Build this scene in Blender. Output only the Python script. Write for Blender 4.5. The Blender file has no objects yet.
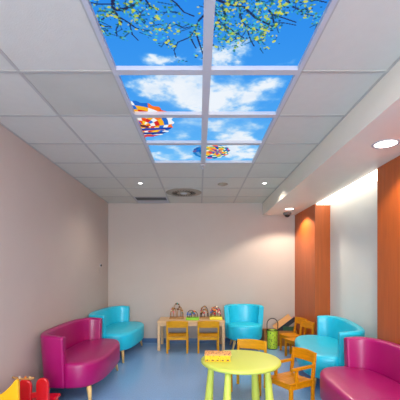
import bpy, bmesh, math, random
import numpy as np
from mathutils import Vector, Matrix, Euler
PI = math.pi
C = bpy.context.scene.collection
R = math.radians

# ------------------------------------------------------------ materials
def lin(c):
    return tuple(((v/255)/12.92 if v/255 <= .04045 else ((v/255+.055)/1.055)**2.4) for v in c)

def mat(name, rgb, rough=.5, metal=0, var=.06, scale=8, bump=0, bscale=60, coat=0, stretch=(1,1,1), spec=.5, sheen=0):
    m = bpy.data.materials.new(name); m.use_nodes = True
    nt = m.node_tree; N = nt.nodes; L = nt.links
    b = N['Principled BSDF']
    b.inputs['Roughness'].default_value = rough
    b.inputs['Metallic'].default_value = metal
    b.inputs['Coat Weight'].default_value = coat
    b.inputs['Specular IOR Level'].default_value = spec
    c = lin(rgb)
    tc = N.new('ShaderNodeTexCoord'); mp = N.new('ShaderNodeMapping')
    mp.inputs['Scale'].default_value = stretch
    L.new(tc.outputs['Object'], mp.inputs['Vector'])
    nz = N.new('ShaderNodeTexNoise'); nz.inputs['Scale'].default_value = scale; nz.inputs['Detail'].default_value = 5
    L.new(mp.outputs['Vector'], nz.inputs['Vector'])
    rp = N.new('ShaderNodeValToRGB')
    rp.color_ramp.elements[0].position = .3; rp.color_ramp.elements[1].position = .7
    rp.color_ramp.elements[0].color = (*[v*(1-var) for v in c], 1)
    rp.color_ramp.elements[1].color = (*[min(1, v*(1+var)) for v in c], 1)
    L.new(nz.outputs['Fac'], rp.inputs['Fac']); L.new(rp.outputs['Color'], b.inputs['Base Color'])
    if bump:
        n2 = N.new('ShaderNodeTexNoise'); n2.inputs['Scale'].default_value = bscale
        L.new(mp.outputs['Vector'], n2.inputs['Vector'])
        bp = N.new('ShaderNodeBump'); bp.inputs['Strength'].default_value = bump; bp.inputs['Distance'].default_value = .004
        L.new(n2.outputs['Fac'], bp.inputs['Height']); L.new(bp.outputs['Normal'], b.inputs['Normal'])
    return m

def emis(name, rgb, s):
    m = bpy.data.materials.new(name); m.use_nodes = True
    nt = m.node_tree; nt.nodes.clear()
    e = nt.nodes.new('ShaderNodeEmission'); o = nt.nodes.new('ShaderNodeOutputMaterial')
    e.inputs['Color'].default_value = (*lin(rgb), 1); e.inputs['Strength'].default_value = s
    nt.links.new(e.outputs[0], o.inputs['Surface'])
    return m

def dotted(name, base, spots, scale=40, rough=.6, thr=.35):
    """a printed fabric/card with small spots in other colours"""
    m = mat(name, base, rough)
    nt = m.node_tree; N = nt.nodes; L = nt.links; b = N['Principled BSDF']
    tc = N.new('ShaderNodeTexCoord')
    src = b.inputs['Base Color'].links[0].from_socket
    for i, s in enumerate(spots):
        v = N.new('ShaderNodeTexVoronoi'); v.inputs['Scale'].default_value = scale*(1+.23*i)
        v.inputs['Randomness'].default_value = .8
        L.new(tc.outputs['Object'], v.inputs['Vector'])
        lt = N.new('ShaderNodeMath'); lt.operation = 'LESS_THAN'; lt.inputs[1].default_value = thr
        L.new(v.outputs['Distance'], lt.inputs[0])
        mx = N.new('ShaderNodeMixRGB'); mx.inputs['Color2'].default_value = (*lin(s), 1)
        L.new(lt.outputs[0], mx.inputs['Fac']); L.new(src, mx.inputs['Color1'])
        src = mx.outputs['Color']
    L.new(src, b.inputs['Base Color'])
    return m

M = {}
M['wall'] = mat('wall_paint', (193,180,172), .75, var=.015, scale=3, bump=.15, bscale=40)
M['tile'] = mat('ceiling_tile', (214,212,202), .9, var=.015, scale=14, bump=.3, bscale=150)
M['tile_dark'] = mat('ceiling_tile_dark', (196,195,184), .9, var=.03, scale=4, bump=.3, bscale=150)  # slightly darker tone, used on a single tile
M['grid'] = mat('grid_metal', (184,182,176), .5, var=.01)
M['white'] = mat('white_frame', (198,199,206), .45, var=.01)
M['bulk'] = mat('bulkhead_paint', (236,230,216), .4, var=.01)
M['floor'] = mat('blue_vinyl', (126,169,216), .24, var=.08, scale=55, bump=.05, bscale=200, coat=.15)
M['skirt'] = mat('blue_skirting', (60,98,142), .35, var=.04)
M['wood'] = mat('cherry_veneer', (180,86,28), .42, var=.11, scale=6, stretch=(5,5,.35), bump=.03, bscale=30)
M['ochre'] = mat('ochre_stained_wood', (204,130,0), .42, var=.16, scale=9, stretch=(1,6,6), spec=.3)
M['yellow_wood'] = mat('golden_stained_wood', (212,150,0), .42, var=.12, scale=9, stretch=(1,6,6), spec=.3)
M['pine'] = mat('pale_birch', (222,184,138), .45, var=.08, scale=6, stretch=(1,9,9))
M['legwood'] = mat('light_oak', (222,184,120), .4, var=.1, scale=20, stretch=(4,4,.5))
M['box'] = mat('brown_oak', (170,112,52), .5, var=.14, scale=8, stretch=(1,8,8))
M['magenta'] = mat('magenta_vinyl', (160,4,98), .38, var=.04, scale=5, bump=.10, bscale=35, coat=.1)
M['teal'] = mat('turquoise_vinyl', (30,196,226), .38, var=.04, scale=5, bump=.08, bscale=35, coat=.1)
M['lime'] = mat('lime_plastic', (214,226,96), .38, var=.02, scale=4)
M['red'] = mat('red_plastic', (206,10,22), .3, var=.04, coat=.3)
M['yellowp'] = mat('yellow_plastic', (232,170,0), .35, var=.03, coat=.2)
M['recess'] = mat('recess_panel', (222,224,222), .55, var=.02, scale=2)
M['black'] = mat('black_metal', (22,22,26), .4, var=.05)
M['dark'] = mat('dark_void', (36,34,32), .8)
M['grey'] = mat('grey_plastic', (120,120,120), .5)
M['beige'] = mat('beige_plastic', (164,153,136), .6, var=.08, scale=20)
M['toywood'] = mat('toy_wood', (176,130,76), .5, var=.15, scale=20)
M['basket_green'] = dotted('green_printed_basket', (208,236,60), [(50,84,34), (60,110,40)], 26, thr=.22)
M['box_yellow'] = dotted('yellow_printed_card', (240,196,20), [(90,40,14), (232,110,20)], 48, thr=.2)
M['lid_print'] = dotted('peach_printed_card', (246,178,104), [(150,60,50), (70,30,20)], 38, thr=.26)
M['limetoy'] = mat('lime_toy', (140,212,20), .4)
M['yellowtoy'] = mat('yellow_toy', (236,228,50), .4)
for k, c in dict(b_red=(206,30,50), b_pink=(226,120,140), b_blue=(60,110,190), b_green=(60,150,70), b_cream=(230,216,190),
                 b_orange=(236,130,40), b_brown=(110,70,40), b_teal=(60,150,140), bk_peach=(240,176,110), bk_dark=(40,46,54),
                 bk_green=(44,84,56), bk_pink=(206,150,140), paper=(232,228,214)).items():
    M[k] = mat(k+'_paint', c, .45)

# ------------------------------------------------------------ mesh helpers
def link(name, bm, m, parent=None, smooth=False, bevel=0, segs=2):
    bmesh.ops.recalc_face_normals(bm, faces=bm.faces)
    me = bpy.data.meshes.new(name); bm.to_mesh(me); bm.free()
    if smooth:
        for p in me.polygons: p.use_smooth = True
    o = bpy.data.objects.new(name, me); C.objects.link(o)
    for x in (m if isinstance(m, (list, tuple)) else [m]): me.materials.append(x)
    if parent: o.parent = parent
    if bevel:
        b = o.modifiers.new('bevel', 'BEVEL'); b.width = bevel; b.segments = segs; b.limit_method = 'ANGLE'; b.angle_limit = R(40)
        b.harden_normals = False
        for p in me.polygons: p.use_smooth = True
        e = o.modifiers.new('wn', 'WEIGHTED_NORMAL'); e.keep_sharp = False
    return o

def add_box(bm, c, s, rot=None):
    r = bmesh.ops.create_cube(bm, size=1)
    mx = Matrix.Translation(c) @ (rot.to_matrix().to_4x4() if rot else Matrix.Identity(4)) @ Matrix.Diagonal((*s, 1))
    bmesh.ops.transform(bm, matrix=mx, verts=r['verts'])
    return r['verts']

def box(name, m, parent, c, s, rot=None, bevel=.004):
    bm = bmesh.new(); add_box(bm, c, s, rot); return link(name, bm, m, parent, bevel=bevel)

def bb(x0, x1, y0, y1, z0, z1):
    return ((x0+x1)/2, (y0+y1)/2, (z0+z1)/2), (abs(x1-x0), abs(y1-y0), abs(z1-z0))

def add_beam(bm, p, q, w, d, up=Vector((0,0,1)), w2=None, d2=None):
    """square-section bar from p to q"""
    p = Vector(p); q = Vector(q); z = (q-p).normalized()
    x = up.cross(z)
    if x.length < 1e-3: x = Vector((1,0,0))
    x.normalize(); y = z.cross(x)
    w2 = w2 or w; d2 = d2 or d; vs = []
    for c, a, b in ((p, w, d), (q, w2, d2)):
        for i, j in ((-1,-1),(1,-1),(1,1),(-1,1)): vs.append(bm.verts.new(c + x*i*a/2 + y*j*b/2))
    for i in range(4): bm.faces.new((vs[i], vs[(i+1)%4], vs[4+(i+1)%4], vs[4+i]))
    bm.faces.new(vs[:4]); bm.faces.new(vs[4:])

def add_tube(bm, pts, rad, n=10, closed=False):
    pts = [Vector(p) for p in pts]; rings = []
    rads = rad if isinstance(rad, (list, tuple)) else [rad]*len(pts)
    ref = None
    for i, p in enumerate(pts):
        a = pts[i-1] if i else p; b = pts[i+1] if i < len(pts)-1 else p
        t = (b-a).normalized()
        if ref is None: ref = Vector((0,0,1)) if abs(t.z) < .9 else Vector((1,0,0))
        x = t.cross(ref).normalized(); y = x.cross(t).normalized(); ref = y
        rings.append([bm.verts.new(p + (x*math.cos(2*PI*k/n) + y*math.sin(2*PI*k/n))*rads[i]) for k in range(n)])
    for a, b in zip(rings, rings[1:]):
        for k in range(n): bm.faces.new((a[k], a[(k+1)%n], b[(k+1)%n], b[k]))
    bm.faces.new(rings[0]); bm.faces.new(rings[-1])

def add_lathe(bm, prof, c=(0,0,0), n=32):
    rings = []; c = Vector(c)
    for r, z in prof:
        if r < 1e-5: rings.append([bm.verts.new(c + Vector((0,0,z)))])
        else: rings.append([bm.verts.new(c + Vector((r*math.cos(2*PI*k/n), r*math.sin(2*PI*k/n), z))) for k in range(n)])
    for a, b in zip(rings, rings[1:]):
        if len(a) == 1 and len(b) == 1: continue
        for k in range(n):
            if len(a) == 1: bm.faces.new((a[0], b[(k+1)%n], b[k]))
            elif len(b) == 1: bm.faces.new((a[k], a[(k+1)%n], b[0]))
            else: bm.faces.new((a[k], a[(k+1)%n], b[(k+1)%n], b[k]))

def add_prism(bm, poly, axis, a, b):
    """extrude a 2-D outline along an axis"""
    def P(u, v, w): return {'x': (w, u, v), 'y': (u, w, v), 'z': (u, v, w)}[axis]
    A = [bm.verts.new(P(u, v, a)) for u, v in poly]; B = [bm.verts.new(P(u, v, b)) for u, v in poly]
    n = len(poly)
    for i in range(n): bm.faces.new((A[i], A[(i+1)%n], B[(i+1)%n], B[i]))
    bm.faces.new(A); bm.faces.new(B)

def lathe(name, m, parent, prof, c=(0,0,0), n=32):
    bm = bmesh.new(); add_lathe(bm, prof, c, n); return link(name, bm, m, parent, smooth=True)

def thing(name, label, cat, loc=(0,0,0), rz=0, group=None):
    o = bpy.data.objects.new(name, None); C.objects.link(o); o.empty_display_size = .1
    o.location = loc; o.rotation_euler = (0,0,rz); o['label'] = label; o['category'] = cat
    if group: o['group'] = group
    return o
def tag(o, label, cat, group=None):
    o['label'] = label; o['category'] = cat
    if group: o['group'] = group
    return o
def dup(root, label, loc, rz, group=None):
    r = root.copy(); C.objects.link(r); r.location = loc; r.rotation_euler = (0,0,rz); r['label'] = label
    if group: r['group'] = group
    for ch in list(root.children):
        c = ch.copy(); C.objects.link(c); c.parent = r
        for g in list(ch.children):
            d = g.copy(); C.objects.link(d); d.parent = c
    return r
def struct(name, bm, m, parent=None, bevel=0):
    o = link(name, bm, m, parent, bevel=bevel)
    if not parent: o['kind'] = 'structure'
    return o
def sbox(name, m, *b, bevel=0):
    bm = bmesh.new(); add_box(bm, *bb(*b)); return struct(name, bm, m, bevel=bevel)

# ------------------------------------------------------------ room
XL, XR, XREC, YB, YF = -1.725, 1.82, 2.06, 6.27, -2.4
ZC, ZS, XB = 2.65, 2.42, 1.21          # ceiling, soffit, bulkhead face
GX, GY = .05, 2.11                     # ceiling grid origin
RY0, RY1 = 3.37, 5.18                  # recess in the right wall

sbox('floor', M['floor'], XL-.2, XREC+.2, YF-.2, YB+.2, -.1, 0)
sbox('wall_left', M['wall'], XL-.15, XL, YF, YB, 0, ZC+.1)
sbox('wall_back', M['wall'], XL-.15, XREC+.15, YB, YB+.15, 0, ZC+.1)
# right wall: off-white recess and cherry veneer cladding either side of it
sbox('wall_right', M['recess'], XREC, XREC+.12, YF, YB, 0, ZC+.1)
sbox('wall_right_far', M['wood'], XR, XREC, RY1, YB, 0, ZS, bevel=.002)
sbox('wall_right_near', M['wood'], XR, XREC, YF, RY0, 0, ZS, bevel=.002)
# dropped bulkhead
bm = bmesh.new(); add_box(bm, *bb(XB, XR, YF, YB, ZS, ZC+.05)); add_box(bm, *bb(XR, XREC, YF, YB, ZS+.012, ZC+.05))
struct('bulkhead', bm, M['bulk'])
# skirting
sbox('baseboard_back', M['skirt'], XL, XR, YB-.008, YB, 0, .085, bevel=.002)
sbox('baseboard_left', M['skirt'], XL, XL+.008, YF, YB-.008, 0, .085, bevel=.002)
sbox('baseboard_recess', M['skirt'], XREC-.008, XREC, RY0, RY1, 0, .085, bevel=.002)
# wall behind the camera, with a wide window
WX0, WX1, WZ0, WZ1 = -1.3, 1.5, .75, 2.3
bm = bmesh.new()
for b in ((XL-.15, WX0, 0, ZC+.1), (WX1, XREC+.15, 0, ZC+.1), (WX0, WX1, 0, WZ0), (WX0, WX1, WZ1, ZC+.1)):
    add_box(bm, *bb(b[0], b[1], YF-.15, YF, b[2], b[3]))
struct('wall_front', bm, M['wall'])
bm = bmesh.new()
for x in (WX0+.03, .1, WX1-.03): add_box(bm, *bb(x-.03, x+.03, YF-.1, YF-.04, WZ0, WZ1))
for z in (WZ0+.03, WZ1-.03): add_box(bm, *bb(WX0+.06, WX1-.06, YF-.1, YF-.04, z-.03, z+.03))
struct('window_1', bm, M['white'])

# ceiling tiles: one slab per tile of the 600 mm grid, skylight bays left open
xs = [XL] + [GX+.6*k for k in (-2,-1,0,1)] + [XB]
xs = [XL, -1.15, -.55, .05, .65, XB]
ys = [YF] + [GY+.6*k for k in range(-7, 7)] + [YB]
SK = [(i, j) for i in (2, 3) for j in range(len(ys)-1) if 1.4 < ys[j] < 3.5]
FILL_BAYS = [(i, j) for i in (2, 3) for j in range(len(ys)-1) if -.35 < ys[j] < 1.2]
bm = bmesh.new(); dark_faces = []
vent_bay = (1, len(ys)-2)
for i in range(len(xs)-1):
    for j in range(len(ys)-1):
        if (i, j) in SK or (i, j) in FILL_BAYS or (i, j) == vent_bay: continue
        add_box(bm, *bb(xs[i], xs[i+1], ys[j], ys[j+1], ZC, ZC+.015))
        if i == 1 and abs(ys[j]-2.11) < .01: dark_faces += bm.faces[-6:] if False else []
bm.faces.ensure_lookup_table()
for f in bm.faces:
    c = f.calc_center_median()
    if -1.15 < c.x < -.55 and 2.12 < c.y < 2.70: f.material_index = 1
o = struct('ceiling', bm, [M['tile'], M['tile_dark']])
sbox('ceiling_slab', M['bulk'], XL-.15, XREC+.15, YF-.1, YB+.15, ZC+.16, ZC+.25)
# suspended grid
bm = bmesh.new(); t = .011
for x in xs[1:-1]: add_box(bm, *bb(x-t, x+t, YF, YB, ZC-.004, ZC-.0005))
for y in ys[1:-1]:
    add_box(bm, *bb(XL, XB, y-t, y+t, ZC-.0045, ZC-.001))
add_box(bm, *bb(XL, XL+.018, YF, YB, ZC-.003, ZC-.0003)); add_box(bm, *bb(XL, XB, YB-.018, YB, ZC-.003, ZC-.0003))
add_box(bm, *bb(XB-.018, XB, YF, YB, ZC-.003, ZC-.0003))
struct('trim_1', bm, M['grid'])

# ------------------------------------------------------------ backlit sky pictures
HC = 1.29
def to_plane(px, py):
    Y = 330*HC/(270-py); return (px-199)/330*Y, Y
rng = np.random.RandomState(4)
def vnoise(x, y, seed):
    r = np.random.RandomState(seed); T = r.rand(64, 64)
    xi = np.floor(x).astype(int); yi = np.floor(y).astype(int); fx = x-xi; fy = y-yi
    fx = fx*fx*(3-2*fx); fy = fy*fy*(3-2*fy)
    g = lambda a, b: T[a % 64, b % 64]
    return (g(xi,yi)*(1-fx)+g(xi+1,yi)*fx)*(1-fy) + (g(xi,yi+1)*(1-fx)+g(xi+1,yi+1)*fx)*fy
def fbm(x, y, s, seed, oct=5):
    v = 0; a = .5; t = 0
    for k in range(oct): v = v + a*vnoise(x*s, y*s, seed+k); t += a; a *= .55; s *= 2.05
    return v/t
blobs = [(168,86,.17,1.1),(186,100,.2,.9),(150,84,.10,.8),(176,74,.12,.6),(205,105,.12,.8),(214,78,.12,1),(222,97,.16,1.1),(248,100,.13,1.0),(262,88,.12,1.1),(238,112,.14,.9),
         (276,98,.07,.5),(192,122,.12,.5),(180,134,.13,.7),(160,140,.09,.6),(216,124,.12,.8),(228,136,.16,1),(250,126,.12,.7),(243,139,.12,.9),(270,122,.06,.4),
         (156,157,.12,1.1),(176,148,.12,.8),(184,156,.14,1),(200,150,.1,.8),(236,150,.16,1.2),(250,155,.16,1.2),(222,152,.1,.9),
         (222,57,.085,1.3),(216,50,.07,1.1),(182,64,.05,.7),(168,66,.04,.5),(285,63,.05,.35)]
def seg_dist(X, Y, a, b):
    ax, ay = a; bx, by = b; dx, dy = bx-ax, by-ay
    t = np.clip(((X-ax)*dx+(Y-ay)*dy)/(dx*dx+dy*dy+1e-9), 0, 1)
    return np.hypot(X-ax-t*dx, Y-ay-t*dy)
branches = [([(113,-6),(113,3),(113,10),(118,16),(121,22)], .011), ([(113,10),(124,9),(134,5),(144,-3)], .010), ([(88,2),(100,4),(113,4)], .004),
    ([(118,16),(128,22),(136,28),(146,30)], .005), ([(114,11),(104,18),(98,22)], .005), ([(120,20),(116,30),(117,36)], .004), ([(130,24),(132,34),(138,40)], .004),
    ([(144,-3),(150,6),(158,10)], .005), ([(207,12),(199,20),(195,30),(190,37),(178,42),(174,50),(176,57)], .006), ([(195,30),(199,42),(203,54)], .005),
    ([(168,-3),(176,3),(184,12),(194,16)], .005), ([(176,24),(184,28),(194,26)], .004), ([(150,26),(160,24),(170,27),(176,24)], .003), ([(190,37),(196,48)], .004),
    ([(214,-2),(228,4),(244,7),(256,18),(268,24),(275,28)], .008), ([(256,-3),(265,5),(272,14),(275,28)], .006), ([(222,6),(226,16),(224,28),(230,34)], .006),
    ([(240,7),(240,16),(246,26),(258,30)], .006), ([(216,22),(226,26),(238,34),(244,38)], .005), ([(284,-3),(292,6),(300,10),(312,8)], .006),
    ([(272,14),(284,18),(296,22)], .004), ([(275,22),(286,23),(296,25)], .003), ([(246,26),(250,38),(254,46)], .004), ([(300,2),(316,0),(326,2)], .004), ([(213,8),(219,18),(214,30)], .005),
    ([(228,4),(236,-4)], .007), ([(296,8),(306,14),(320,17)], .004), ([(96,22),(104,26),(112,27)], .004), ([(100,10),(106,12),(113,9)], .004)]
regions = [(86,160,-6,34,200),(92,150,10,42,120),(140,170,14,46,60),(158,207,-6,34,95),(170,207,24,60,75),(212,276,-6,42,620),(214,268,24,48,150),(270,336,-6,14,120),(276,324,8,24,55)]
palette = [(186,204,70),(130,180,80),(222,216,100),(50,130,120),(30,100,140),(90,180,170),(60,160,200),(50,170,225),(24,60,80),(100,150,60),(70,190,210),(30,90,130),(40,110,90),(80,200,220)]
leaves = []
for (a, b, c, d, n) in regions:
    k = 0
    while k < n//5:
        px = rng.uniform(a, b); py = rng.uniform(c, d)
        # clusters
        cx, cy = to_plane(px, py); k += 1
        for _ in range(5):
            leaves.append((cx+rng.normal(0,.018), cy+rng.normal(0,.018), rng.uniform(.004,.0095), rng.uniform(0,PI), rng.uniform(.35,.9), palette[rng.randint(len(palette))]))
        if rng.rand() < .30:
            leaves.append((cx, cy, rng.uniform(.009,.013), rng.uniform(0,PI), .7, [(228,226,80),(206,214,70)][rng.randint(2)]))
twigs = []
for i in range(0, len(leaves), 15):
    x, y = leaves[i][:2]; a = rng.uniform(0, 2*PI); l = rng.uniform(.03,.08)
    twigs.append(((x, y), (x+l*math.cos(a), y+l*math.sin(a)), .0028))
def paint(X, Y):
    sky_t = np.clip((Y-1.5)/2.4, 0, 1)[..., None]
    col = np.array([44,140,238.])*(1-sky_t) + np.array([110,190,250.])*sky_t
    col = np.broadcast_to(col, X.shape+(3,)).copy()
    w = fbm(X+9, Y+9, 7, 3, 6)-.5; w2 = fbm(X+7, Y+3, 7, 13, 6)-.5
    XX = X+w*.26; YY = Y+w2*.34
    D = np.zeros_like(X)
    for (px, py, r, s) in blobs:
        bx, by = to_plane(px, py); D += s*np.exp(-(((XX-bx)/r)**2 + ((YY-by)/(r*1.05))**2))
    D = D*(.15+1.55*fbm(X+5, Y+5, 8, 31, 6))*.85
    k = np.clip((D-.12)/.95, 0, 1); k = (k*k*(3-2*k))[..., None]
    cloud = np.array([238,245,253.]) - 40*(np.clip(fbm(X, Y, 6, 50)-.45, 0, 1)*1.3)[..., None]*np.array([1,.6,.15])
    col = col*(1-k) + cloud*k
    # balloon one: rings and gores around an off-centre mouth
    def balloon(cx, cy, rx, ry, ex, ey, pal, rings, gores, twist, col, hue):
        u = (X-cx)/rx; v = (Y-cy)/ry; rr = np.hypot(u, v); m = rr < 1+.03*np.sin(np.arctan2(v, u)*gores)
        u2 = (X-ex)/rx; v2 = (Y-ey)/ry; q = np.hypot(u2, v2)/(np.hypot(u2, v2)+np.clip(1-rr, 0, 1)+1e-6)
        th = np.arctan2(v2, u2); g = np.floor(((th/(2*PI))*gores + q*twist) % gores).astype(int)
        ring = np.floor(q*rings).astype(int)
        idx = (ring*hue + g*2 + (g*g)//3) % len(pal)
        P = np.array(pal, float); c = P[idx]
        col[m] = c[m]
    balloon(-.56, 2.86, .335, .345, -.50, 2.96, [(236,84,30),(250,180,40),(250,120,40),(246,244,240),(36,110,210),(250,214,60),(214,40,44),(240,246,250)], 7, 22, .6, col, 3)
    for (a, b, c) in [((-.62,3.04),(-.25,3.0),(36,70,170)),((-.62,3.12),(-.30,3.1),(20,60,150)),((-.62,3.17),(-.38,3.17),(204,60,90)),((-.55,2.93),(-.47,2.97),(96,50,60))]:
        d = seg_dist(X, Y, a, b); inside = np.hypot((X+.56)/.335, (Y-2.86)/.345) < 1
        col[(d < .022) & inside] = c
    # balloon two: small coloured checks
    balloon(.135, 3.60, .20, .215, .20, 3.60, [(40,90,200),(250,206,50),(30,150,200),(232,70,80),(60,170,120),(20,60,130),(250,160,60),(240,240,230)], 8, 20, 1.3, col, 3)
    m = (np.hypot((X-.135)/.20, (Y-3.6)/.215) < 1) & (X < .04)
    col[m] = col[m]*.35 + np.array([20,110,200])*.65
    # branches, twigs, leaves of the tree in the picture
    sel = Y < 2.2
    if sel.any():
        for pts, w in branches:
            P = [to_plane(*p) for p in pts]
            for i, (a, b) in enumerate(zip(P, P[1:])):
                d = seg_dist(X, Y, a, b); col[(d < w*(1-.1*i)*.95)] = (40,48,84)
        for a, b, w in twigs:
            d = seg_dist(X, Y, a, b); col[d < w] = (40,84,130)
        for (lx, ly, r, a, e, c) in leaves:
            near = (np.abs(X-lx) < r*1.1) & (np.abs(Y-ly) < r*1.1)
            if not near.any(): continue
            dx = X-lx; dy = Y-ly; u = dx*math.cos(a)+dy*math.sin(a); v = -dx*math.sin(a)+dy*math.cos(a)
            m = near & ((u/r)**2 + (v/(r*e))**2 < 1)
            col[m] = col[m]*.15 + np.array(c)*.85
    s = np.clip(col/255, 0, 1)
    return np.where(s <= .04045, s/12.92, ((s+.055)/1.055)**2.4)
pm = bpy.data.materials.new('backlit_print'); pm.use_nodes = True
nt = pm.node_tree; nt.nodes.clear()
at = nt.nodes.new('ShaderNodeAttribute'); at.attribute_name = 'print'
em = nt.nodes.new('ShaderNodeEmission'); em.inputs['Strength'].default_value = 1.0
ou = nt.nodes.new('ShaderNodeOutputMaterial')
nt.links.new(at.outputs['Color'], em.inputs['Color']); nt.links.new(em.outputs[0], ou.inputs['Surface'])
desc = {(2,0):'backlit ceiling picture of a leafy branch arching over blue sky, left column, nearest',
        (3,0):'backlit ceiling picture of dense yellow-green leaves over blue sky, right column, nearest',
        (2,1):'backlit ceiling picture with big cloud and the upper slice of a striped balloon',
        (3,1):'backlit ceiling picture of white clouds on blue, between leaf picture and the paler cloud picture',
        (2,2):'backlit ceiling picture with the orange and blue body of a balloon at its left',
        (3,2):'backlit ceiling picture of low white clouds beside the orange balloon picture, right column',
        (2,3):'backlit ceiling picture, farthest left, cloud with the blue rim of a small balloon',
        (3,3):'backlit ceiling picture, farthest right, small balloon of many coloured checks on white cloud'}
for (i, j) in SK:
    x0, x1, y0, y1 = xs[i], xs[i+1], ys[j], ys[j+1]; row = round((y0-1.51)/.6)
    t = thing('ceiling_picture_panel', desc[(i, row)], 'light panel', ((x0+x1)/2, (y0+y1)/2, ZC), 0, 'backlit sky pictures in the ceiling')
    h = .3
    bm = bmesh.new(); w = .027
    for b in ((-h, h, -h, -h+w), (-h, h, h-w, h), (-h, -h+w, -h+w, h-w), (h-w, h, -h+w, h-w)):
        add_box(bm, *bb(*b, -.008, .03))
    link('frame', bm, M['white'], t)
    n = 150; g = np.linspace(-h+w-.002, h-w+.002, n); Xg, Yg = np.meshgrid(g, g, indexing='ij')
    co = np.stack([Xg, Yg, np.full_like(Xg, .019)], -1).reshape(-1, 3)
    idx = np.arange(n*n).reshape(n, n)
    F = np.stack([idx[:-1,:-1], idx[:-1,1:], idx[1:,1:], idx[1:,:-1]], -1).reshape(-1, 4)
    me = bpy.data.meshes.new('picture'); me.from_pydata(co.tolist(), [], F.tolist())
    ca = me.color_attributes.new('print', 'FLOAT_COLOR', 'POINT')
    rgb = paint(Xg + t.location.x, Yg + t.location.y).reshape(-1, 3)
    ca.data.foreach_set('color', np.concatenate([rgb, np.ones((n*n, 1))], 1).astype(np.float32).ravel())
    o = bpy.data.objects.new('picture', me); C.objects.link(o); o.parent = t; me.materials.append(pm)
    o['label'] = 'backlit printed picture'
    box('housing', M['white'], t, (0,0,.05), (.59,.59,.03), bevel=0)

# glowing ceiling panels added out of view above the camera for extra top light
fillm = emis('added_fill_glow', (255,250,244), 11)
p0 = None
where = {(2,0):'left of the pair nearest the window',(3,0):'right of the pair nearest the window',(2,1):'left of the middle pair',(3,1):'right of the middle pair',(2,2):'left of the pair next to the sky pictures',(3,2):'right of the pair next to the sky pictures'}
jmin = min(j for _, j in FILL_BAYS)
for (i, j) in FILL_BAYS:
    loc = ((xs[i]+xs[i+1])/2, (ys[j]+ys[j+1])/2, ZC)
    lab = 'added unseen square fill light panel in the ceiling, ' + where.get((i, j-jmin), 'near the window')
    if p0 is None:
        p0 = thing('fill_light_panel', lab, 'ceiling light', loc, 0, 'added fill light panels')
        bm = bmesh.new()
        for b in ((-.3,.3,-.3,-.275), (-.3,.3,.275,.3), (-.3,-.275,-.275,.275), (.275,.3,-.275,.275)): add_box(bm, *bb(*b, -.006, .03))
        link('frame', bm, M['white'], p0)
        box('diffuser', fillm, p0, (0,0,.012), (.55,.55,.01), bevel=0)
    else: dup(p0, lab, loc, 0)

# ------------------------------------------------------------ ceiling fittings
def spot(loc, e, size, blend=.6, col=(1,.86,.68), r=.04):
    l = bpy.data.lights.new('downlight_lamp', 'SPOT'); l.energy = e; l.spot_size = R(size); l.spot_blend = blend; l.color = col; l.shadow_soft_size = r
    o = bpy.data.objects.new('downlight_lamp', l); C.objects.link(o); o.location = loc
    return o
hot = emis('lamp_glow', (255,250,240), 7)
def downlight(label, x, y, z, r):
    t = thing('recessed_downlight', label, 'ceiling light', (x, y, z), 0)
    lathe('trim_ring', M['white'], t, [(r*.80,.004),(r*.82,-.004),(r,-.004),(r*1.02,0),(r*1.02,.004)])
    lathe('lens', hot, t, [(0,-.001),(r*.81,-.001),(r*.81,.004),(0,.004)])
    return t
downlight('small round ceiling spotlight in the tiles, left of the round air vent', -.86, 4.83, ZC, .04)
downlight('small round ceiling spotlight in the tiles, beside the bulkhead', .96, 4.83, ZC, .04)
downlight('large round downlight in the bulkhead underside, nearest the viewer', 1.54, 2.72, ZS, .105)
downlight('round downlight in the bulkhead underside above the far corner camera', 1.54, 5.62, ZS, .09)
for x in (-.86, .96): spot((x, 4.83, ZC-.012), 40, 140, .8, (1,.9,.78))
spot((1.54, 2.72, ZS-.012), 50, 134, .35); spot((1.54, 5.62, ZS-.012), 85, 134, .35)
downlight('added unseen round downlight in the bulkhead underside, level with the camera position', 1.54, -.2, ZS, .105)  # third downlight with its lamp, added out of view
spot((1.54, -.2, ZS-.012), 26, 134, .35)

# swirl diffuser
t = thing('round_air_diffuser', 'large round beige swirl air diffuser in the ceiling by the back wall', 'air vent', (-.25, 5.41, ZC))
lathe('plate', M['beige'], t, [(0,-.010),(.12,-.012),(.20,-.012),(.27,-.010),(.292,-.004),(.292,0),(0,0)], n=48)
bm = bmesh.new()
for k in range(24):
    a = 2*PI*k/24; p = Vector((math.cos(a), math.sin(a), 0))*.155
    add_box(bm, (p.x, p.y, -.014), (.085, .006, .006), Euler((0,0,a+.25)))
link('slots', bm, M['dark'], t)
lathe('centre_cap', M['white'], t, [(0,-.024),(.05,-.022),(.058,-.013),(0,-.013)], n=32)
# slotted grille
t = thing('ceiling_air_grille', 'dark slatted square air grille in the tiles, left of the round diffuser', 'air vent', (-.85, 5.99, ZC))
bm = bmesh.new(); h = .27
for b in ((-.29,.29,-.27,-.24), (-.29,.29,.02,.27), (-.29,-.27,-.24,.02), (.27,.29,-.24,.02)): add_box(bm, *bb(*b, -.005, .02))
link('frame', bm, M['white'], t)
bm = bmesh.new()
for k in range(6): add_box(bm, (0, -.22+k*.044, .008), (.54, .004, .034), Euler((R(-35),0,0)))
link('slats', bm, M['grey'], t)
box('duct', M['dark'], t, (0,-.01,.06), (.56,.54,.02), bevel=0)
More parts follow.
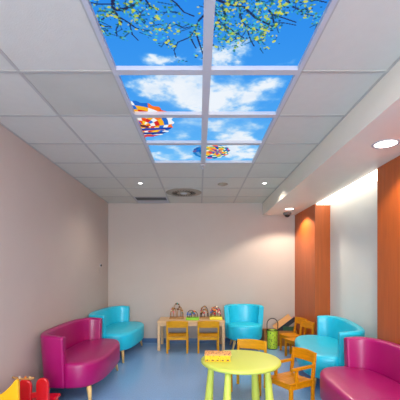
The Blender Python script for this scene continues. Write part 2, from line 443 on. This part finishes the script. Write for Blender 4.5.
# sensor disc and sprinkler
t = thing('smoke_sensor', 'flat beige round sensor on the ceiling between the air diffuser and the bulkhead', 'sensor', (.35, 4.86, ZC))
lathe('base', M['beige'], t, [(0,-.001),(.075,-.001),(.075,-.012),(.06,-.018),(0,-.018)])
lathe('cap', M['beige'], t, [(0,-.032),(.03,-.030),(.045,-.018),(0,-.018)])
t = thing('sprinkler_head', 'small pale sprinkler hanging from the ceiling grid just past the sky pictures', 'sprinkler', (.045, 3.98, ZC))
lathe('rose', M['white'], t, [(0,0),(.035,0),(.033,-.014),(.012,-.016),(0,-.016)])
lathe('deflector', M['white'], t, [(0,-.016),(.008,-.016),(.007,-.045),(.022,-.047),(.022,-.050),(0,-.050)])
# dome camera
t = thing('dome_camera', 'small dark dome security camera under the bulkhead in the back corner', 'camera', (1.60, 5.98, ZS))
lathe('mount', M['grey'], t, [(0,0),(.075,0),(.075,-.03),(.06,-.042),(0,-.042)])
lathe('dome', M['black'], t, [(.05,-.042)]+[(.05*math.cos(R(a)), -.042-.045*math.sin(R(a))) for a in (15,30,45,60,75)]+[(0,-.087)])
# wall device on left wall
t = thing('wall_switch', 'small pale wall plate with a dark button on the left wall near the corner', 'wall switch', (XL, 5.75, 1.44))
box('plate', M['wall'], t, (.005,-.05,-.07), (.010,.11,.11), bevel=.003)
lathe_o = box('button', M['dark'], t, (.012,.02,.02), (.022,.035,.035), bevel=.006)
box('bracket', M['white'], t, (.004,.02,.02), (.008,.06,.06), bevel=.002)
# recess light
t = thing('cove_light', 'long bright strip light in the top of the white wall recess', 'wall light', ((XR+XREC)/2+.0, (RY0+RY1)/2, ZS+.012))
bm = bmesh.new(); L2 = (RY1-RY0)/2-.004; w = .118
for b in ((-w,-w+.012,-L2,L2), (w-.012,w,-L2,L2), (-w+.012,w-.012,-L2,-L2+.012), (-w+.012,w-.012,L2-.012,L2)): add_box(bm, *bb(*b, -.014, -.001))
link('frame', bm, M['white'], t)
box('diffuser', emis('cove_diffuser', (255,244,224), 3.6), t, (0,0,-.020), (2*w-.026, 2*L2-.026, .030), bevel=0)

# ------------------------------------------------------------ sofas and armchair
def arc_pts(a, b, n, t0, t1, k):
    out = []
    for i in range(k+1):
        t = t0+(t1-t0)*i/k; c, s = math.cos(t), math.sin(t)
        out.append(Vector((a*math.copysign(abs(c)**(2/n), c), b*math.copysign(abs(s)**(2/n), s))))
    return out
def resample(P, n):
    L = [0]
    for a, b in zip(P, P[1:]): L.append(L[-1]+(b-a).length)
    out = []; j = 0
    for i in range(n+1):
        s = L[-1]*i/n
        while j < len(L)-2 and L[j+1] < s: j += 1
        f = (s-L[j])/max(1e-9, L[j+1]-L[j]); out.append(P[j].lerp(P[j+1], min(1, f)))
    return out
def upholstered(name, label, cat, m, a, yb, yf, zt, loc, rz, nb=3.3, nf=3.2, group=None, flare=.03, zs=.43, z0=.18):
    t = thing(name, label, cat, loc, rz, group)
    th = .085
    # backrest: section swept round the back outline, from tip to tip
    K = 56
    P = resample(arc_pts(a, yb, nb, 0, PI, 400), K)
    bm = bmesh.new(); rings = []
    for i, p in enumerate(P):
        q0 = P[max(0, i-1)]; q1 = P[min(K, i+1)]; tg = (q1-q0).normalized(); nrm = Vector((tg.y, -tg.x))
        if nrm.dot(p) < 0: nrm = -nrm
        f = i/K; e = min(1, min(f, 1-f)/.08)
        lift = zt - .012*(1-e)
        sec = []
        H = lift; r = .030
        sec += [(-.02, z0), (-.006, z0+.02), (0, z0+.06), (flare*.45, (z0+H)/2), (flare, H-r)]
        for k in range(1, 5):
            an = PI/2*k/4; sec.append((flare-r+r*math.cos(an), H-r+r*math.sin(an)))
        for k in range(0, 5):
            an = PI/2+PI/2*k/4; sec.append((flare-th+r+r*math.cos(an), H-r+r*math.sin(an)))
        sec += [(flare*.3-th, (z0+H)/2+.05), (-th, zs-.06), (-th, z0)]
        rings.append([bm.verts.new((p.x+nrm.x*u, p.y+nrm.y*u, z)) for u, z in sec])
    n = len(rings[0])
    for A, B in zip(rings, rings[1:]):
        for k in range(n): bm.faces.new((A[k], A[(k+1)%n], B[(k+1)%n], B[k]))
    bm.faces.new(rings[0]); bm.faces.new(rings[-1])
    link('backrest', bm, m, t, bevel=.016, segs=3)
    # seat body
    ai = a-.012
    F = resample([Vector((v.x, v.y)) for v in arc_pts(ai, yf, nf, PI, 2*PI, 200)], 44)
    B = resample(arc_pts(a-th+.01, yb-th+.01, nb, 0, PI, 200), 36)
    out = F + B[1:-1]
    def inset(poly, d):
        cx = Vector((0, (yb-yf)/2*0)); r = []
        k = len(poly)
        for i, p in enumerate(poly):
            tg = (poly[(i+1)%k]-poly[i-1]).normalized(); nn = Vector((tg.y, -tg.x)); r.append(p-nn*d)
        return r
    bm = bmesh.new(); rings = []
    for d, z in ((.10,z0-.004),(.03,z0-.002),(.012,z0+.008),(.002,z0+.03),(0,z0+.12),(0,zs-.035),(.006,zs-.014),(.02,zs-.001),(.045,zs+.006),(.10,zs+.012),(.17,zs+.015)):
        poly = inset(out, d) if d < .12 else [Vector((p.x*(1-d/a*.9), p.y*(1-d/(yb+.05)*.75))) for p in out]
        if d == .10: poly = [Vector((p.x*(1-.1/a), p.y*(1-.1/max(yb,.25)))) for p in out]
        rings.append([bm.verts.new((p.x, p.y, z)) for p in poly])
    n = len(out)
    for A, Bq in zip(rings, rings[1:]):
        for k in range(n): bm.faces.new((A[k], A[(k+1)%n], Bq[(k+1)%n], Bq[k]))
    bm.faces.new(rings[0]); bm.faces.new(rings[-1])
    link('seat', bm, m, t, smooth=True)
    # splayed tapered legs
    for sx in (-1, 1):
        for yy, sp in ((-yf*.62, -1), (yb*.66, 1)):
            x = sx*a*(.80 if a > .45 else .55)
            bm = bmesh.new(); add_tube(bm, [(x, yy, z0+.012), (x+sx*.012, yy+sp*.010, z0*.66), (x+sx*.05, yy+sp*.03, .0)], [.026,.024,.013], 14)
            o = link('leg', bm, M['legwood'], t, smooth=True)
    return t
G = 'upholstered loveseats along the walls'
upholstered('loveseat', 'magenta loveseat against the left wall, beside the red toddler chair', 'sofa', M['magenta'], .65, .325, .335, .72, (-1.355, 3.96, 0), R(90), group=G)
upholstered('loveseat', 'turquoise loveseat in the back left corner, behind a magenta one', 'sofa', M['teal'], .65, .325, .36, .72, (-1.335, 5.48, 0), R(86), group=G)
upholstered('loveseat', 'turquoise loveseat in front of the white recess on the right', 'sofa', M['teal'], .66, .325, .365, .72, (1.62, 4.20, 0), R(-100), group=G)
upholstered('loveseat', 'magenta loveseat cut off by the right edge of the photo, against cherry panelling', 'sofa', M['magenta'], .65, .325, .36, .72, (1.45, 2.64, 0), R(-90), group=G)
upholstered('tub_chair', 'turquoise single tub chair against the back wall, beside the birch table', 'armchair', M['teal'], .325, .30, .29, .75, (.80, 5.86, 0), 0, nb=2.35, nf=2.3)

# ------------------------------------------------------------ children's chairs
def kid_chair(label, loc, rz, m, W=.33, D=.31, sz=.29, top=.54, arms=False, group=None):
    """faces -Y in its own frame"""
    t = thing('childs_chair', label, 'chair', loc, rz, group)
    p = .030; x = W/2-p/2; yb = D/2-p/2; yf = -D/2+p/2
    for s in (-1, 1):
        bm = bmesh.new(); add_beam(bm, (s*x, yb-.0, 0), (s*x, yb, sz), p, p, Vector((0,1,0)))
        add_beam(bm, (s*x, yb, sz), (s*x, yb+.035, top), p, p, Vector((0,1,0)), p, p*.8)
        link('rear_leg', bm, m, t, bevel=.004)
        bm = bmesh.new(); add_beam(bm, (s*x, yf, 0), (s*x, yf, sz-.018), p, p, Vector((0,1,0))); link('front_leg', bm, m, t, bevel=.004)
    # seat plate with gentle dish
    bm = bmesh.new(); nx = 8
    for i in range(nx):
        x0 = -W/2+.004+(W-.008)*i/nx; x1 = -W/2+.004+(W-.008)*(i+1)/nx
        zc = lambda q: sz-.006*math.cos(q/(W/2)*PI/2)
        vs = [bm.verts.new((xx, yy, zz)) for xx, yy, zz in ((x0,-D/2-.012,sz-.020),(x1,-D/2-.012,sz-.020),(x1,D/2-p,sz-.020),(x0,D/2-p,sz-.020),
              (x0,-D/2-.012,zc(x0)),(x1,-D/2-.012,zc(x1)),(x1,D/2-p,zc(x1)),(x0,D/2-p,zc(x0)))]
        for f in ((0,1,2,3),(4,5,6,7),(0,1,5,4),(3,2,6,7)) + (((0,3,7,4),) if i == 0 else ()) + (((1,2,6,5),) if i == nx-1 else ()): bm.faces.new([vs[q] for q in f])
    bmesh.ops.remove_doubles(bm, verts=bm.verts, dist=1e-5)
    link('seat', bm, m, t, bevel=.004)
    bm = bmesh.new()
    for s in (-1, 1): add_box(bm, (s*x, 0, sz-.045), (.018, D-2*p, .045))
    for y in (yb, yf): add_box(bm, (0, y, sz-.045), (W-2*p, .018, .045))
    link('apron', bm, m, t, bevel=.002)
    # curved top rail
    bm = bmesh.new(); K = 10; h = .105; rings = []
    for i in range(K+1):
        u = -1+2*i/K; xx = u*(W/2-p*.5); cy = yb+.030+.016*(1-u*u); crown = .010*(1-u*u)
        rings.append([bm.verts.new(v) for v in ((xx, cy-.008-.010, top-h), (xx, cy+.008-.010, top-h), (xx, cy+.008, top+crown), (xx, cy-.008, top+crown))])
    for A, B in zip(rings, rings[1:]):
        for k in range(4): bm.faces.new((A[k], A[(k+1)%4], B[(k+1)%4], B[k]))
    bm.faces.new(rings[0]); bm.faces.new(rings[-1])
    link('back_rail', bm, m, t, bevel=.003)
    if arms:
        for s in (-1, 1):
            bm = bmesh.new(); add_box(bm, (s*x, (yf+.05+yb)/2-.01, .420), (.030, yb-yf-.05+.05, .028))
            a = link('armrest', bm, m, t, bevel=.004)
            bm = bmesh.new(); add_box(bm, (s*x, yf+.075, (sz+.408)/2-.03), (.026, .030, .408-sz+.06)); link('arm_post', bm, m, a, bevel=.003)
    return t
kg = "children's wooden chairs"
c0 = kid_chair('golden wooden child chair tucked in at the left half of the birch table', (-.36, 5.60, 0), R(180), M['yellow_wood'], W=.36, top=.535, sz=.29, group=kg)
dup(c0, 'golden wooden child chair tucked in at the right half of the birch table', (.155, 5.60, 0), R(180))
c1 = kid_chair('ochre wooden child chair against the far cherry panel, beside the book bin', (1.585, 5.59, 0), R(-70), M['ochre'], W=.31, D=.31, top=.555, group=kg)
dup(c1, 'ochre wooden child chair between the turquoise loveseat and another chair by the cherry panel', (1.575, 5.215, 0), R(-68))
dup(c0, 'ochre wooden child chair tucked behind the lime table, facing the viewer', (.57, 3.81, 0), R(-23))
kid_chair('ochre wooden child armchair with armrests, right of the lime round table', (.935, 3.345, 0), R(-60), M['ochre'], W=.315, D=.33, top=.55, sz=.295, arms=True, group=kg)

# ------------------------------------------------------------ round lime table
TX, TY = .42, 3.33
t = thing('round_play_table', 'lime green round plastic table with four tapered legs', 'table', (TX, TY, 0))
r = .40
lathe('tabletop', M['lime'], t, [(0,.440),(r-.03,.440),(r-.012,.443),(r-.003,.452),(r,.462),(r-.002,.474),(r-.010,.481),(r-.03,.484),(0,.484)], n=96)
for a, q in ((162,.335), (240,.33), (335,.30), (45,.26)):
    a = R(a); c = Vector((math.cos(a), math.sin(a), 0))
    bm = bmesh.new(); add_tube(bm, [c*(q-.03)+Vector((0,0,.442)), c*(q-.025)+Vector((0,0,.36)), c*q+Vector((0,0,.02)), c*(q+.001)], [.027,.031,.044,.042], 24)
    link('leg', bm, M['lime'], t, smooth=True)
# patterned box on it
bx = thing('patterned_box', 'yellow spotted cardboard box with a peach lid on the lime table', 'box', (.185, 3.29, .4845), R(-3))
box('body', M['box_yellow'], bx, (0,0,.030), (.25,.15,.060), bevel=.004)
box('lid', M['lid_print'], bx, (.003,0,.066), (.262,.160,.014), bevel=.004)
for k in range(5): box('stud', M['b_brown'], bx, (-.10+k*.05, -.0765, .016), (.020,.004,.012), bevel=0)

# ------------------------------------------------------------ birch table with toys
t = thing('birch_table', 'pale birch rectangular childrens table against the back wall', 'table', (-.135, 5.91, 0))
w, d, h = 1.165, .56, .50
box('tabletop', M['pine'], t, (0,0,h-.011), (w,d,.022), bevel=.004)
bm = bmesh.new()
for s in (-1, 1): add_box(bm, (0, s*(d/2-.03), h-.052), (w-.08, .02, .06))
for s in (-1, 1): add_box(bm, (s*(w/2-.03), 0, h-.052), (.02, d-.08, .06))
link('apron', bm, M['pine'], t, bevel=.002)
for sx in (-1, 1):
    for sy in (-1, 1): box('leg', M['pine'], t, (sx*(w/2-.03), sy*(d/2-.03), (h-.022)/2), (.046,.046,h-.022), bevel=.005)
TZ = .5005
def arch(x0, x1, h, y0, y1=None, n=14, wob=0):
    y1 = y0 if y1 is None else y1; P = []
    for i in range(n+1):
        f = i/n; a = PI*f
        P.append(((x0+x1)/2-(x1-x0)/2*math.cos(a), y0+(y1-y0)*f+wob*math.sin(3*a), .018+h*math.sin(a)**.6))
    return P
def bead_maze(label, loc, base_mat, size, wires, wire_mat, bead_cols, seed, base_h=.02, rb=.016):
    t = thing('bead_maze', label, 'toy', loc, 0, 'toys on the birch table')
    box('base', base_mat, t, (0,0,base_h/2), (size[0], size[1], base_h), bevel=.006)
    rr = random.Random(seed)
    for wpts in wires:
        bm = bmesh.new(); P = [(x, y, z-.018+base_h-.004) for x, y, z in wpts]; add_tube(bm, P, .006, 8)
        wo = link('wire', bm, wire_mat, t, smooth=True)
        for q in range(5):
            i = rr.randrange(1, len(P)-1); c = P[i]; s = rb*rr.uniform(.8, 1.25)
            lathe('bead', M[rr.choice(bead_cols)], wo, [(0,-s)]+[(s*math.cos(R(a)), s*math.sin(R(a))) for a in (-60,-30,0,30,60)]+[(0,s)], c=c, n=12)
    return t
bead_maze('wooden bead maze with a tall hooped frame at the left end of the birch table', (-.405, 6.02, TZ), M['toywood'], (.26,.18),
    [arch(-.12,.12,.15,.03), arch(-.06,.07,.25,-.02,.05), arch(-.11,-.01,.17,-.05,0,wob=.02), arch(.01,.10,.19,0,.05,wob=.02)], M['toywood'], ['b_brown','b_cream','b_pink','b_brown','b_teal','toywood'], 2)
box_o = bead_maze('bead maze on a bright lime base in the middle of the birch table', (-.115, 5.88, TZ), M['limetoy'], (.23,.20),
    [arch(-.09,.03,.13,.02,wob=.02), arch(-.02,.09,.11,.05,0), arch(-.06,.06,.08,-.05,-.02)], M['b_brown'], ['b_green','b_blue','b_brown','limetoy','b_orange'], 5, base_h=.035)
bead_maze('bead maze with dark looped wires, just left of the yellow-based one', (.10, 6.06, TZ), M['toywood'], (.17,.14),
    [arch(-.07,.07,.19,.03), arch(-.05,.06,.14,-.02,.02), arch(-.07,0,.11,-.04)], M['black'], ['b_brown','b_red','b_blue','toywood'], 8)
bead_maze('bead maze of red and pink beads on a yellow base, right table end', (.30, 5.91, TZ), M['yellowtoy'], (.22,.20),
    [arch(-.09,.09,.17,.05), arch(-.09,.0,.12,.0,.02,wob=.02), arch(-.02,.09,.13,-.02,.02,wob=.02), arch(-.08,.08,.10,-.05), arch(-.05,.04,.15,.07,.03)],
    M['b_brown'], ['b_red','b_pink','b_red','b_cream','b_orange','b_blue'], 11, base_h=.05, rb=.017)

# ------------------------------------------------------------ green basket with hoop handle
t = thing('green_basket', 'lime green leaf-printed basket with a tall black hoop handle beside the tub chair', 'basket', (1.29, 5.80, 0))
lathe('body', M['basket_green'], t, [(0,.003),(.082,.003),(.088,.012),(.092,.31),(.096,.325),(.090,.328),(.086,.31),(.082,.02),(0,.02)], n=40)
lathe('rim', M['black'], t, [(.093,.318),(.099,.322),(.099,.332),(.090,.334),(.088,.320)], n=40)
bm = bmesh.new(); P = [(-.095,0,.27)] + [(-.095*math.cos(PI*i/16), 0, .43+.10*math.sin(PI*i/16)) for i in range(17)] + [(.095,0,.27)]
add_tube(bm, P, .0075, 10); link('handle', bm, M['black'], t, smooth=True)
lathe('foot', M['black'], t, [(0,0),(.086,0),(.088,.012),(0,.012)], n=40)

# wooden book bin and picture books
t = thing('book_bin', 'low brown wooden book bin on the floor against the back wall', 'book bin', (1.48, 6.105, 0))
hx, hy, hh = .30, .13, .275
box('front_panel', M['box'], t, (0,-hy+.008,hh/2), (2*hx,.016,hh), bevel=.003)
box('back_panel', M['box'], t, (0,hy-.008,hh/2), (2*hx,.016,hh), bevel=.003)
for s in (-1, 1): box('side_panel', M['box'], t, (s*(hx-.008),0,hh/2), (.016,2*hy-.032,hh), bevel=.003)
box('divider', M['box'], t, (-.18,0,hh/2), (.014,2*hy-.032,hh-.01), bevel=.002)
box('bottom_panel', M['box'], t, (0,0,.02), (2*hx-.032,2*hy-.032,.012), bevel=0)
def book(label, loc, rot, size, cover):
    """upright book: width x, thickness y, height z"""
    t = thing('picture_book', label, 'book', loc, 0, 'picture books in the wooden bin'); t.rotation_euler = rot
    W, T, H = size; c = .003
    bm = bmesh.new()
    for s in (-1, 1): add_box(bm, (0, s*(T/2-c/2), H/2), (W, c, H))
    add_box(bm, (-W/2+c/2, 0, H/2), (c, T-2*c, H))
    link('cover', bm, M[cover], t)
    box('pages', M['paper'], t, (.002, 0, H/2), (W-.010, T-2*c, H-.010), bevel=0)
    return t
book('peach picture book leaning right at the front of the wooden bin', (1.373, 6.022, .322), (0, R(53), 0), (.10,.014,.36), 'bk_peach')
book('dark picture book leaning right in the bin, long and behind the peach one', (1.40, 6.045, .215), (0, R(53), 0), (.075,.016,.46), 'bk_dark')
book('pinkish picture book leaning at the back of the bin, topmost right', (1.50, 6.075, .30), (0, R(53), 0), (.09,.016,.34), 'bk_pink')
book('dark green picture book standing upright in the right of the bin', (1.645, 6.001, .0265), (0, 0, 0), (.23,.014,.325), 'bk_green')
# ------------------------------------------------------------ small plastic chairs, lower left
t = thing('toddler_chair', 'red plastic toddler chair beside the magenta loveseat on the left', 'chair', (-1.46, 2.90, 0), R(0))
def post_outline(w, z0, z1):
    P = [(-w*.34, z0), (w*.34, z0), (w/2, z0+.22)]
    for k in range(9):
        a = PI*k/8; P.append((w/2*math.cos(a), z1-w/2+w/2*math.sin(a)))
    return P + [(-w/2, z0+.22)]
for x, w, zt in ((-.079,.124,.415), (.078,.110,.428)):
    bm = bmesh.new(); add_prism(bm, [(u+x, v) for u, v in post_outline(w, 0, zt)], 'y', 0, .036); link('back_upright', bm, M['red'], t, bevel=.012, segs=3)
bm = bmesh.new(); add_prism(bm, [(-.10,.25),(.10,.25),(.10,.335),(.03,.303),(-.01,.296),(-.05,.30),(-.10,.33)], 'y', .004, .032); link('back_bar', bm, M['red'], t, bevel=.006)
bm = bmesh.new(); add_box(bm, (0,.145,.185), (.27,.25,.032)); link('seat', bm, M['red'], t, bevel=.013, segs=3)
for sx in (-.10,.10):
    bm = bmesh.new(); add_tube(bm, [(sx, .23, .18), (sx*1.08, .24, 0)], [.022,.028], 18); link('front_leg', bm, M['red'], t, smooth=True)
# wooden stick toy resting on the chair back
t = thing('wooden_toy_plane', 'brown wooden toy lying across the top of the red toddler chair', 'toy', (-1.555, 2.918, .4035), R(0))
bm = bmesh.new(); add_tube(bm, [(-.095,0,.028),(-.06,0,.018),(0,0,.012),(.05,0,.014),(.10,0,.022)], [.008,.012,.011,.012,.009], 12); link('body', bm, M['toywood'], t, smooth=True)
for k, x in enumerate((-.03, .02, .06)): lathe('peg', M[('b_cream','b_orange','legwood')[k]], t, [(0,.016),(.010,.018),(.011,.03),(0,.04)], c=(x,0,0), n=12)

t = thing('scooped_toddler_chair', 'yellow plastic toddler chair with a scooped back at the lower left edge', 'chair', (-1.50, 2.42, 0), 0)
P = [(-.19,.24),(.185,.24),(.18,.56),(.172,.578),(.158,.578),(.150,.565)]
for k in range(13):
    f = k/12; x = .150-.30*f; P.append((x, .455+.11*abs(2*f-1)**1.7))
P += [(-.158,.578),(-.172,.578),(-.18,.56)]
bm = bmesh.new(); add_prism(bm, P, 'y', -.015, .015); link('backrest', bm, M['yellowp'], t, bevel=.007)
bm = bmesh.new(); add_box(bm, (0,-.155,.255), (.35,.29,.03)); link('seat', bm, M['yellowp'], t, bevel=.010, segs=3)
for sx in (-.15,.15):
    for sy in (-.27,-.02):
        bm = bmesh.new(); add_tube(bm, [(sx, sy, .245), (sx*1.1, sy, 0)], [.022,.026], 16); link('leg', bm, M['yellowp'], t, smooth=True)

# ------------------------------------------------------------ window fill lamp, world, camera
l = bpy.data.lights.new('window_fill_lamp', 'AREA'); l.shape = 'RECTANGLE'; l.size = WX1-WX0; l.size_y = WZ1-WZ0; l.energy = 250; l.color = (.90,.95,1)  # area lamp added outside the window opening for soft fill from behind
o = bpy.data.objects.new('window_fill_lamp', l); C.objects.link(o); o.location = ((WX0+WX1)/2, YF-.25, (WZ0+WZ1)/2); o.rotation_euler = (R(90),0,0)
w = bpy.data.worlds.new('World'); bpy.context.scene.world = w; w.use_nodes = True
nt = w.node_tree; bg = nt.nodes['Background']; sk = nt.nodes.new('ShaderNodeTexSky'); sk.sky_type = 'NISHITA'; sk.sun_disc = False; sk.sun_elevation = R(40)
nt.links.new(sk.outputs['Color'], bg.inputs['Color']); bg.inputs['Strength'].default_value = .6
cam = bpy.data.cameras.new('camera'); cam.sensor_width = 36; cam.sensor_fit = 'HORIZONTAL'; cam.lens = 330/400*36
cam.shift_y = 70/400; cam.shift_x = 1/400; cam.clip_start = .05
co = bpy.data.objects.new('camera', cam); C.objects.link(co); co.location = (0,0,1.38); co.rotation_euler = (R(90),0,0)
sc = bpy.context.scene; sc.camera = co
sc.view_settings.view_transform = 'Standard'; sc.view_settings.look = 'None'; sc.view_settings.gamma = 1; sc.view_settings.exposure = 0
try: sc.view_settings.use_curve_mapping = False
except Exception: pass
